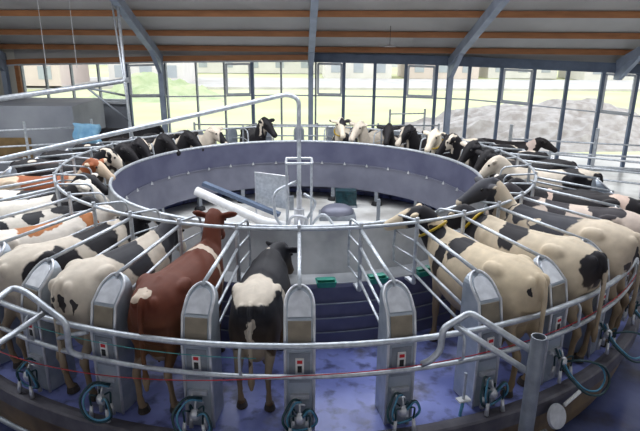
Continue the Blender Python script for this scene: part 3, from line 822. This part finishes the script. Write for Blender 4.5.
# blue sheet draped
pts = []
for i in range(9):
    row = []
    for j in range(7):
        x = i/8*.75; z = .62-.62*j/6
        row.append(bm.verts.new((x+.05*sin(j*1.3), .06*sin(i*1.7)+.05*j/6*sin(i*2.3), z-.10*(x/.75)*(1-j/6)*.5)))
    pts.append(row)
for i in range(8):
    for j in range(6): bm.faces.new((pts[i][j],pts[i+1][j],pts[i+1][j+1],pts[i][j+1]))
o = mk('plastic_sheet', bm, CLOTH, None, (-6.7,16.62,1.14), .1, smooth=True)
m = o.modifiers.new('s', 'SOLIDIFY'); m.thickness = .01
tag(o, 'light blue plastic sheet hanging over a rail behind the left cows', 'sheet')

def fence(name, label, cat, P0, P1, heights, r=.026, posts=(0,.5,1), pr=.04, ph=None, zb=0):
    P0, P1 = Vector(P0), Vector(P1)
    t = thing(name, label, cat, P0)
    for h in heights:
        bm = bmesh.new(); tube(bm, [Vector((0,0,h)), P1-P0+Vector((0,0,h))], r, 8); mk('rail', bm, GALV, t, smooth=True)
    for f in posts:
        bm = bmesh.new(); b = (P1-P0)*f; tube(bm, [b+Vector((0,0,zb)), b+Vector((0,0,ph or heights[0]+.1))], pr, 8); mk('post', bm, GALV, t, smooth=False)
    return t
fence('pen_railing', 'long galvanised pen railing across the waiting area at far left', 'railing', (-11.5,12.6,-.03), (-6.75,13.6,-.03), (1.25,1.0,.75,.5), .03, (0,.5,1), .04)
fence('pen_railing', 'pen railing with tall post beside the blue sheet at left', 'railing', (-10.8,15.4,-.03), (-6.3,17.05,-.03), (1.62,1.15,.7), .028, (.62,1), .04, 1.85)
fence('exit_railing', 'galvanised exit lane railing in front of the right windows with a tall post', 'railing', (6.6,16.9,-.03), (12.1,15.0,-.03), (1.30,.95,.60), .026, (0,.42,.78), .055, 1.75)
fence('exit_railing', 'second exit lane railing nearer the platform at far right', 'railing', (5.4,17.4,-.03), (11.8,13.2,-.03), (1.0,.7,.4), .03, (0,.33,.66,1), .04, 1.1)
fence('exit_railing', 'low railing behind the far cows in front of the middle windows', 'railing', (-3.4,18.1,-.03), (4.6,18.0,-.03), (1.55,1.2,.85), .024, (0,.25,.5,.75,1), .035, 1.62)
fence('exit_railing', 'tall gate posts behind the far right cows', 'railing', (3.0,18.2,-.03), (4.2,18.4,-.03), (1.9,1.5), .02, (0,1), .035, 2.05)
# ================================================================== OUTSIDE
def ground_mesh(name, x0, x1, y0, y1, nx, ny, fz, m, loc=(0,0,0)):
    bm = bmesh.new()
    g = [[bm.verts.new((x0+(x1-x0)*i/nx, y0+(y1-y0)*j/ny, fz(x0+(x1-x0)*i/nx, y0+(y1-y0)*j/ny))) for j in range(ny+1)] for i in range(nx+1)]
    for i in range(nx):
        for j in range(ny): bm.faces.new((g[i][j],g[i+1][j],g[i+1][j+1],g[i][j+1]))
    o = mk(name, bm, m, smooth=True); return o
FIELD = mat('bright_field_grass', (196,200,148), (206,208,166), .12, .9, detail=8, lo=.4, hi=.6)
PAVE = mat('pale_yard_paving', (186,182,176), (204,200,196), .5, .9)
o = ground_mesh('ground_field', -90, 90, 21.5, 150, 40, 30, lambda x, y: -.45+.15*noise.noise((x*.1,y*.1,0)), FIELD); o['kind'] = 'structure'
bm = bmesh.new(); box(bm, (0,66,-.6), (180,16,.8)); struct('ground_road', bm, PAVE)
bm = bmesh.new(); v = [bm.verts.new(p) for p in ((-14,22.2,-.30),(15,17.9,-.30),(18,22,-.30),(-14,25.5,-.30))]; bm.faces.new(v); struct('ground_yard', bm, PAVE)
RUB = mat('heaped_rubble_soil', (156,148,142), (186,180,176), 2.5, .95, detail=10, bump=.4)
def heap(name, label, cat, cx, cy, rx, ry, h, m, seed=0):
    bm = bmesh.new(); n = 44
    g = []
    for i in range(n+1):
        row = []
        for j in range(n+1):
            u, v = i/n*2-1, j/n*2-1
            d = sqrt(u*u+v*v)
            b = max(0, 1-d)
            b = b*b*(3-2*b)
            z = h*b*(.8+.5*noise.noise((u*2+seed,v*2,seed)))+ (.35*noise.noise((u*9,v*9,seed))+.18*noise.noise((u*23,v*23,seed)))*min(1,b*4)*min(h,1)
            row.append(bm.verts.new((u*rx, v*ry, z-.05)))
        g.append(row)
    for i in range(n):
        for j in range(n): bm.faces.new((g[i][j],g[i+1][j],g[i+1][j+1],g[i][j+1]))
    o = mk(name, bm, m, None, (cx,cy,-.45)); tag(o, label, cat); return o
heap('rubble_heap', 'long grey-brown heap of soil and rubble outside the right windows', 'rubble heap', 12.5, 27.5, 11.0, 4.5, 2.3, RUB, 3)
heap('rubble_heap', 'smaller pile of grey rubble just outside the far right window', 'rubble heap', 26.5, 24.5, 3.4, 3.0, 2.0, RUB, 9)
heap('grassy_mound', 'pale green grassy mound in the field outside the left windows', 'mound', -12.5, 50, 6.5, 6, 2.3, mat('mound_grass', (164,178,136), (192,196,160), .6, .9), 5)
BW = mat('pale_house_render', (212,208,204), (222,218,214), .5, .8)  # house tones below are lightened, distance haze put into their colour
BP = mat('pinkish_brick_render', (206,192,186), (214,200,194), .5, .8)
TR = mat('teal_roof_sheet', (104,162,152), (120,174,164), .5, .7)
GR = mat('grey_roof_tiles', (176,174,178), (188,186,188), .8, .8)
WN_ = mat('house_window_glass', (160,166,174), (172,178,184), .8, .4)
def house(x, y, w, d, h, wm, rm, label, n=3, roof=2.0, flat=False):
    t = thing('farm_house' if not flat else 'farm_shed', label, 'building', (x,y,-.4))
    bm = bmesh.new(); box(bm, (0,0,h/2), (w,d,h)); mk('wall', bm, wm, t)
    bm = bmesh.new()
    v = [bm.verts.new(p) for p in ((-w/2-.4,-d/2-.4,h),(w/2+.4,-d/2-.4,h),(w/2+.4,d/2+.4,h),(-w/2-.4,d/2+.4,h),(-w/2-.4,0,h+roof),(w/2+.4,0,h+roof))]
    for f in ((0,1,5,4),(2,3,4,5),(0,4,3),(1,2,5),(0,1,2,3)): bm.faces.new([v[i] for i in f])
    mk('roof', bm, rm, t)
    for fl in range(1 if h < 4 else 2):
        for i in range(n):
            bm = bmesh.new(); box(bm, (-w/2+w*(i+.5)/n, -d/2-.02, 1.5+fl*2.7), (1.3,.08,1.3)); mk('window', bm, WN_, t)
house(-30, 62, 12, 8, 5.6, BP, GR, 'pinkish brick house seen through the upper left windows', 4)
house(-16.5, 66, 8, 8, 5.6, BW, GR, 'pale house seen left of the teal-roofed shed', 3)
house(-5, 96, 24, 12, 2.2, BW, TR, 'long white shed with teal roof across the field', 6, 2.2, True)
house(8, 80, 9, 8, 5.6, BW, GR, 'white house with grey roof seen right of the middle column', 3)
house(20, 82, 10, 8, 5.6, BP, GR, 'pinkish house second from the middle column', 3)
house(32, 84, 10, 8, 5.6, BW, GR, 'white house seen through the windows right of centre', 3)
house(46, 80, 14, 8, 4.5, BW, GR, 'pale low house far right across the field', 4)
house(62, 78, 12, 8, 5.6, BP, GR, 'pinkish house at the far right edge of the field', 4)
# far tree belt haze
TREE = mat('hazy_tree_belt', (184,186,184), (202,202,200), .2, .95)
bm = bmesh.new()
xs = [i*3-100 for i in range(68)]
top = [6.5+2.0*noise.noise((x*.13,0,0))+1.2*noise.noise((x*.6,3,0)) for x in xs]
A = [bm.verts.new((x,120,-.5)) for x in xs]; B = [bm.verts.new((x,122,z)) for x, z in zip(xs, top)]; D_ = [bm.verts.new((x,128,-.5)) for x in xs]
for i in range(len(xs)-1):
    bm.faces.new((A[i],A[i+1],B[i+1],B[i])); bm.faces.new((B[i],B[i+1],D_[i+1],D_[i]))
tag(mk('tree_belt', bm, TREE), 'hazy pale belt of trees on the horizon beyond the field', 'trees', None, 'stuff')
# ================================================================== COWS
CR = (212,200,184); BK = (40,38,44); BK2 = (28,26,30)
# local axes: +x head, +y the cow's left, z up
A1 = coat('coat_black_white_rump', (38,38,44), CR, [((-.60,0,1.46),(.36,.30,.22),1), ((-.80,0,1.40),(.12,.16,.14),1), ((-.35,-.30,1.05),(.13,.10,.28),1), ((.62,0,1.52),(.10,.05,.10),1), ((-.75,0,.42),(.45,.42,.38),1), ((-1.0,0,.92),(.16,.055,.45),1), ((-.62,0,.62),(.3,.2,.2),1)], seed=1)
cow(-.5, A1, 'black cow with a white patch over the rump, seen from behind in the near middle', off=-.0, poll=(.98,1.36), yaw=-.5, pitch=-62, fat=1.02, collar=None, sway=(.0,.03,0,0))
A2 = coat('coat_red', (100,50,34), (214,196,178), [((.40,.02,1.20),(.055,.5,.5),1), ((.36,.2,1.0),(.08,.25,.4),1), ((-.86,.05,1.42),(.10,.10,.05),1), ((.1,0,.55),(.6,.4,.13),1), ((-.84,0,.3),(.3,.4,.35),1), ((-.66,-.30,.80),(.05,.08,.25),1), ((1.16,0,1.40),(.08,.04,.12),1)], seed=2)
cow(-1.5, A2, 'red-brown cow with a white band behind the shoulder', R=5.24, scale=1.04, zs=1.04, off=-.03, poll=(.95,1.70), yaw=.15, pitch=-50, fat=1.06, sway=(.05,-.05,0,0))
A3 = coat('coat_cream_rear_black_shoulder', CR, (50,50,56), [((-.02,-.05,1.30),(.25,.36,.36),1), ((.36,.0,1.3),(.14,.4,.4),0), ((.66,0,1.3),(.14,.3,.4),1), ((.85,0,1.3),(.16,.3,.4),1), ((-.86,.13,1.16),(.16,.045,.10),1), ((-.88,-.06,1.15),(.16,.03,.09),1), ((-.86,-.17,1.13),(.16,.03,.09),1), ((-1.03,0,1.2),(.05,.05,.16),1), ((1.2,0,1.2),(.12,.06,.2),0)], seed=3)
cow(-2.5, A3, 'cream cow with black saddle and small dark rear spots, left of the red cow', R=5.26, scale=1.05, zs=1.06, poll=(.98,1.46), yaw=.1, fat=1.0)
A4 = coat('coat_white_black_flanks', CR, (36,34,38), [((.30,.0,1.35),(.26,.5,.5),1), ((.66,0,1.35),(.11,.5,.4),0), ((.05,.28,1.25),(.18,.16,.22),1), ((-.42,-.32,1.10),(.42,.2,.38),1), ((-.5,.30,.85),(.4,.2,.3),1), ((.95,0,1.4),(.25,.3,.4),1)], seed=4)
cow(-3.5, A4, 'white cow with black shoulders and hindquarters, second left of the red cow', R=5.26, scale=1.05, zs=1.06, poll=(.98,1.45), yaw=-.1, fat=1.02)
A5 = coat('coat_cream_orange', (230,220,208), (176,112,66), [((-.05,0,1.44),(.34,.2,.2),1), ((.62,0,1.3),(.1,.4,.4),1)], seed=5)
cow(-4.5, A5, 'cream cow with an orange-brown patch along its back', R=5.24, scale=1.04, zs=1.04, poll=(.98,1.45), fat=.98)
A6 = coat('coat_white_round_black_patches', (212,204,192), (38,38,42), [((.12,-.1,1.38),(.13,.18,.2),1), ((-.22,.16,1.32),(.14,.2,.2),1), ((-.45,-.22,1.25),(.2,.18,.25),1), ((-.62,.2,1.2),(.16,.16,.3),1), ((.60,0,1.25),(.2,.4,.4),1), ((1.0,0,1.4),(.3,.3,.4),1), ((.45,-.2,1.1),(.12,.2,.3),0)], seed=6)
cow(-5.5, A6, 'white cow with several rounded black patches, behind the orange-patched cow', R=5.22, scale=1.04, poll=(.98,1.5), fat=1.0, yaw=-.2)
A7 = coat('coat_white_speckled', (224,216,204), (52,50,52), [((.7,0,1.3),(.22,.4,.4),1), ((.1,0,1.45),(.1,.08,.1),1)], seed=7)
cow(-6.5, A7, 'whitish cow with a dark neck behind the stall bars at left', R=5.2, scale=1.04, poll=(.98,1.62), yaw=-.3, pitch=-40)
A8 = coat('coat_black_white_blaze', (34,32,36), (230,220,208), [((1.12,0,1.45),(.30,.045,.4),1), ((-.4,0,1.4),(.25,.3,.3),1)], seed=8)
cow(-7.5, A8, 'black cow with a white blaze down the face, head over the left neck rail', R=5.1, scale=1.0, poll=(1.0,1.66), yaw=-.5, pitch=-30)
A9 = coat('coat_brown_white_face', (206,184,160), (150,84,50), [((.95,0,1.6),(.22,.3,.18),1), ((.0,0,1.4),(.5,.4,.3),1), ((1.2,0,1.4),(.12,.08,.3),0)], seed=9)
cow(-8.5, A9, 'brown and white cow with a chestnut forehead, head raised at left', R=5.1, scale=1.04, poll=(1.0,1.72), yaw=-.45, pitch=-32)
A1r = coat('coat_cream_black_ribs', (214,196,168), (44,42,46), [((.60,.10,1.40),(.10,.12,.16),1), ((.20,.14,1.34),(.15,.18,.22),1), ((.40,.26,1.12),(.08,.14,.24),1), ((-.90,-.12,1.3),(.03,.03,.05),1), ((-.90,.14,1.28),(.04,.03,.06),1), ((.92,.1,1.35),(.22,.3,.4),1), ((1.25,.45,1.48),(.2,.2,.2),0)], seed=11)
cow(2.5, A1r, 'cream cow with black rib and shoulder patches, nearest on the right', R=5.30, scale=1.07, zs=1.06, poll=(.98,1.60), yaw=.8, pitch=-25, fat=1.06, collar=YELLOW, sway=(.04,-.03,0,0), off=.05)
A2r = coat('coat_cream_black_tailhead', (212,196,172), (44,42,46), [((.10,.08,1.34),(.20,.24,.26),1), ((-.93,.0,1.22),(.14,.24,.26),1), ((.72,0,1.3),(.16,.3,.4),1), ((1.0,0,1.5),(.3,.3,.4),1), ((1.32,0,1.45),(.12,.1,.2),0)], seed=12)
cow(3.5, A2r, 'cream cow with a black tail head and one black back patch, second on the right', R=5.32, scale=1.08, zs=1.08, poll=(1.0,1.46), yaw=.3, pitch=-50, fat=1.06, collar=YELLOW, off=.05)
A3r = coat('coat_cream_black_saddle', (214,198,176), (70,70,76), [((.05,.05,1.34),(.34,.36,.34),1), ((.45,.1,1.40),(.12,.2,.2),1), ((.28,.22,1.32),(.05,.06,.08),0), ((.80,0,1.3),(.2,.3,.4),1), ((-.95,.12,.95),(.08,.08,.16),1), ((-.96,.0,1.15),(.05,.06,.12),1), ((-.95,-.1,.8),(.06,.06,.12),1), ((1.02,.35,1.68),(.34,.44,.36),1), ((1.22,.60,1.46),(.13,.15,.13),0), ((.74,.05,1.45),(.09,.4,.4),0)], seed=13)
cow(4.5, A3r, 'cream cow with a large grey-black saddle and spotted rear, third on the right', R=5.36, scale=1.10, zs=1.08, poll=(1.0,1.72), yaw=.95, pitch=-28, fat=1.06)
A4r = coat('coat_pinkwhite_two_patches', (218,200,186), (60,56,60), [((.22,0,1.4),(.2,.3,.3),1), ((-.42,.05,1.42),(.22,.24,.2),1), ((-.97,0,1.15),(.07,.15,.2),1), ((.9,0,1.4),(.4,.3,.4),1)], seed=14)
cow(5.5, A4r, 'pinkish white cow with two dark patches on its back, fourth on the right', R=5.34, scale=1.08, zs=1.06, poll=(1.0,1.55), yaw=.1, fat=1.04)
A5r = coat('coat_black_pink_rump', (38,35,38), (222,196,180), [((-.66,0,1.40),(.12,.26,.3),1), ((.38,0,1.3),(.05,.4,.4),1), ((1.2,0,1.5),(.1,.05,.3),1)], seed=15)
cow(6.5, A5r, 'black cow with a pinkish patch on the rump, fifth on the right', R=5.30, scale=1.07, zs=1.06, poll=(.98,1.5), fat=1.0)
A6r = coat('coat_black_white_belly', (32,30,34), (230,222,212), [((.1,0,.6),(.6,.5,.2),1), ((1.15,0,1.5),(.3,.05,.4),1)], seed=16)
cow(7.5, A6r, 'black cow with yellow collar, sixth on the right', poll=(1.0,1.62), yaw=.3, pitch=-35, collar=YELLOW)
# farther cows: shared bodies would look alike, so each gets its own pose and coat from a small set
POOL = [coat('coat_holstein_a', CR, BK2, [], .50, seed=21), coat('coat_holstein_b', CR, BK2, [], .44, seed=22), coat('coat_dark_a', (30,28,32), CR, [((1.15,0,1.6),(.3,.05,.5),1)], .62, seed=23),
        coat('coat_dark_b', (34,32,35), CR, [], .60, seed=24), coat('coat_holstein_c', (224,212,192), BK, [], .52, seed=25), coat('coat_holstein_d', (226,214,196), (60,50,46), [((1.2,0,1.5),(.3,.05,.4),0)], .47, seed=26)]
FARC = {8.5:(0,'patched cow behind the curved rail at right',-.3,1.6), 9.5:(3,'black cow between hoop dividers at the right of the drum',.3,1.62), 10.5:(1,'black and white cow at the right end of the drum',.2,1.68),
 11.5:(2,'dark cow with white blaze by the right end of the drum',-.3,1.72), 12.5:(4,'cream and black cow with yellow tags right of the drum rim',.3,1.74), 13.5:(1,'half black cow looking over the drum rim at far right',-.2,1.76),
 14.5:(3,'black cow third right of the middle column, behind the drum rim',.3,1.74), 15.5:(0,'patched pale cow beside the first pale cow behind the rim',-.3,1.76), 16.5:(4,'pale cow with dark patches, right of the window column behind the rim',.4,1.82),
 -16.5:(2,'lone dark cow behind the drum rim left of the window column',.6,1.80), -14.5:(0,'patched cow behind the rim, left of the lone dark cow',.5,1.66), -13.5:(3,'black cow behind the hoop dividers at far left',.4,1.6),
 -12.5:(3,'dark cow left of the far hoop dividers',.2,1.62), -11.5:(2,'dark cow with white blaze in the far left stalls',-.2,1.62), -10.5:(3,'black cow nearest the blue sheet in the left stalls',.2,1.6), -9.5:(2,'dark cow just behind the chestnut-headed cow',.3,1.62)}
for k, (i, lab, yaw, pz) in FARC.items():
    cow(k, POOL[i], lab, R=5.12, scale=1.08, zs=1.05, poll=(.98,pz), yaw=yaw, pitch=-42 if abs(k) > 12 else -48, collar=YELLOW if i == 4 else None)
cow(0, POOL[4], 'second pale cow close beside the first one behind the drum rim', R=5.0, poll=(.98,1.80), yaw=-.4, pitch=-45, loc=polar(5.25,16.0,.012), rz=atan2(cos(16*ST), -sin(16*ST))) if False else None
# cows outside the stalls
A9x = coat('coat_dark_waiting', (34,30,32), (206,186,176), [((.75,0,1.4),(.12,.3,.3),1)], seed=31)
cow(0, A9x, 'dark cow standing lengthwise in the exit lane before the right windows', loc=(6.0,15.75,-.028), rz=-.6, group='cows outside the stalls', poll=(1.0,1.55), yaw=.2, pitch=-30)
A9y = coat('coat_black_waiting', (30,29,33), CR, [], .64, seed=32)
cow(0, A9y, 'black cow waiting beside the blue sheet behind the left stalls', loc=(-5.6,18.05,-.028), rz=.15, group='cows outside the stalls', poll=(1.0,1.5), yaw=.2)
A9z = coat('coat_white_waiting', (226,218,204), (60,56,58), [], .62, seed=33)
cow(0, A9z, 'whitish cow in the pit behind the pen railing at far left', loc=(-9.3,12.0,-.82+.01), rz=.3, group='cows outside the stalls', poll=(1.0,1.5), yaw=-.2)
cow(0, POOL[3], 'black cow at the brown hatch of the grey milk room', loc=(-9.6,15.0,-.028), rz=.1, scale=.86, group='cows outside the stalls', poll=(.98,1.3), yaw=-.2)

# ================================================================== CAMERA, LIGHT, WORLD
cd = bpy.data.cameras.new('camera'); cam = bpy.data.objects.new('camera', cd); C.objects.link(cam)
cd.sensor_width = 36; cd.lens = 36*550/640; cd.clip_end = 500
th, yaw, roll = .3016, .0396, .0085
fwd = Vector((sin(yaw)*cos(th), cos(yaw)*cos(th), -sin(th)))
right = Vector((cos(yaw), -sin(yaw), 0)); up = right.cross(fwd)
r2 = right*cos(roll)+up*sin(roll); u2 = up*cos(roll)-right*sin(roll)
M = Matrix((r2, u2, -fwd)).transposed().to_4x4(); M.translation = (0,0,4.04)
cam.matrix_world = M
sc.camera = cam
def area(name, loc, rot, sx, sy, e, col=(1,1,1)):
    l = bpy.data.lights.new(name, 'AREA'); l.shape = 'RECTANGLE'; l.size = sx; l.size_y = sy; l.energy = e; l.color = col
    o = bpy.data.objects.new(name, l); C.objects.link(o); o.location = loc; o.rotation_euler = rot; return o
area('added_overhead_light', (0,8.2,7.7), (0,0,0), 18, 2.4, 420, (.93,.96,1))  # unseen area lamp, added so the cow backs catch light from above
area('added_backlight', (0,13.2,5.9), (radians(-21),0,0), 20, 1.2, 1000, (.95,.97,1))  # unseen lamp added as backlight; the ceiling has no translucent panels
w = bpy.data.worlds.new('overcast'); sc.world = w; w.use_nodes = True
nd, lk = w.node_tree.nodes, w.node_tree.links
bg = nd['Background']; bg.inputs['Strength'].default_value = 2.3
tc = nd.new('ShaderNodeTexCoord'); sx = nd.new('ShaderNodeSeparateXYZ'); lk.new(tc.outputs['Generated'], sx.inputs[0])
cr = nd.new('ShaderNodeValToRGB'); lk.new(sx.outputs['Z'], cr.inputs[0])
cr.color_ramp.elements[0].color = (.96,.95,.93,1); cr.color_ramp.elements[1].color = (.80,.88,1,1)
lk.new(cr.outputs[0], bg.inputs[0])
sc.view_settings.view_transform = 'Standard'
sc.view_settings.look = 'None'
sc.view_settings.exposure = 0
sc.cycles.max_bounces = 6; sc.cycles.diffuse_bounces = 3; sc.cycles.glossy_bounces = 3; sc.cycles.transparent_max_bounces = 8
sc.cycles.use_denoising = True
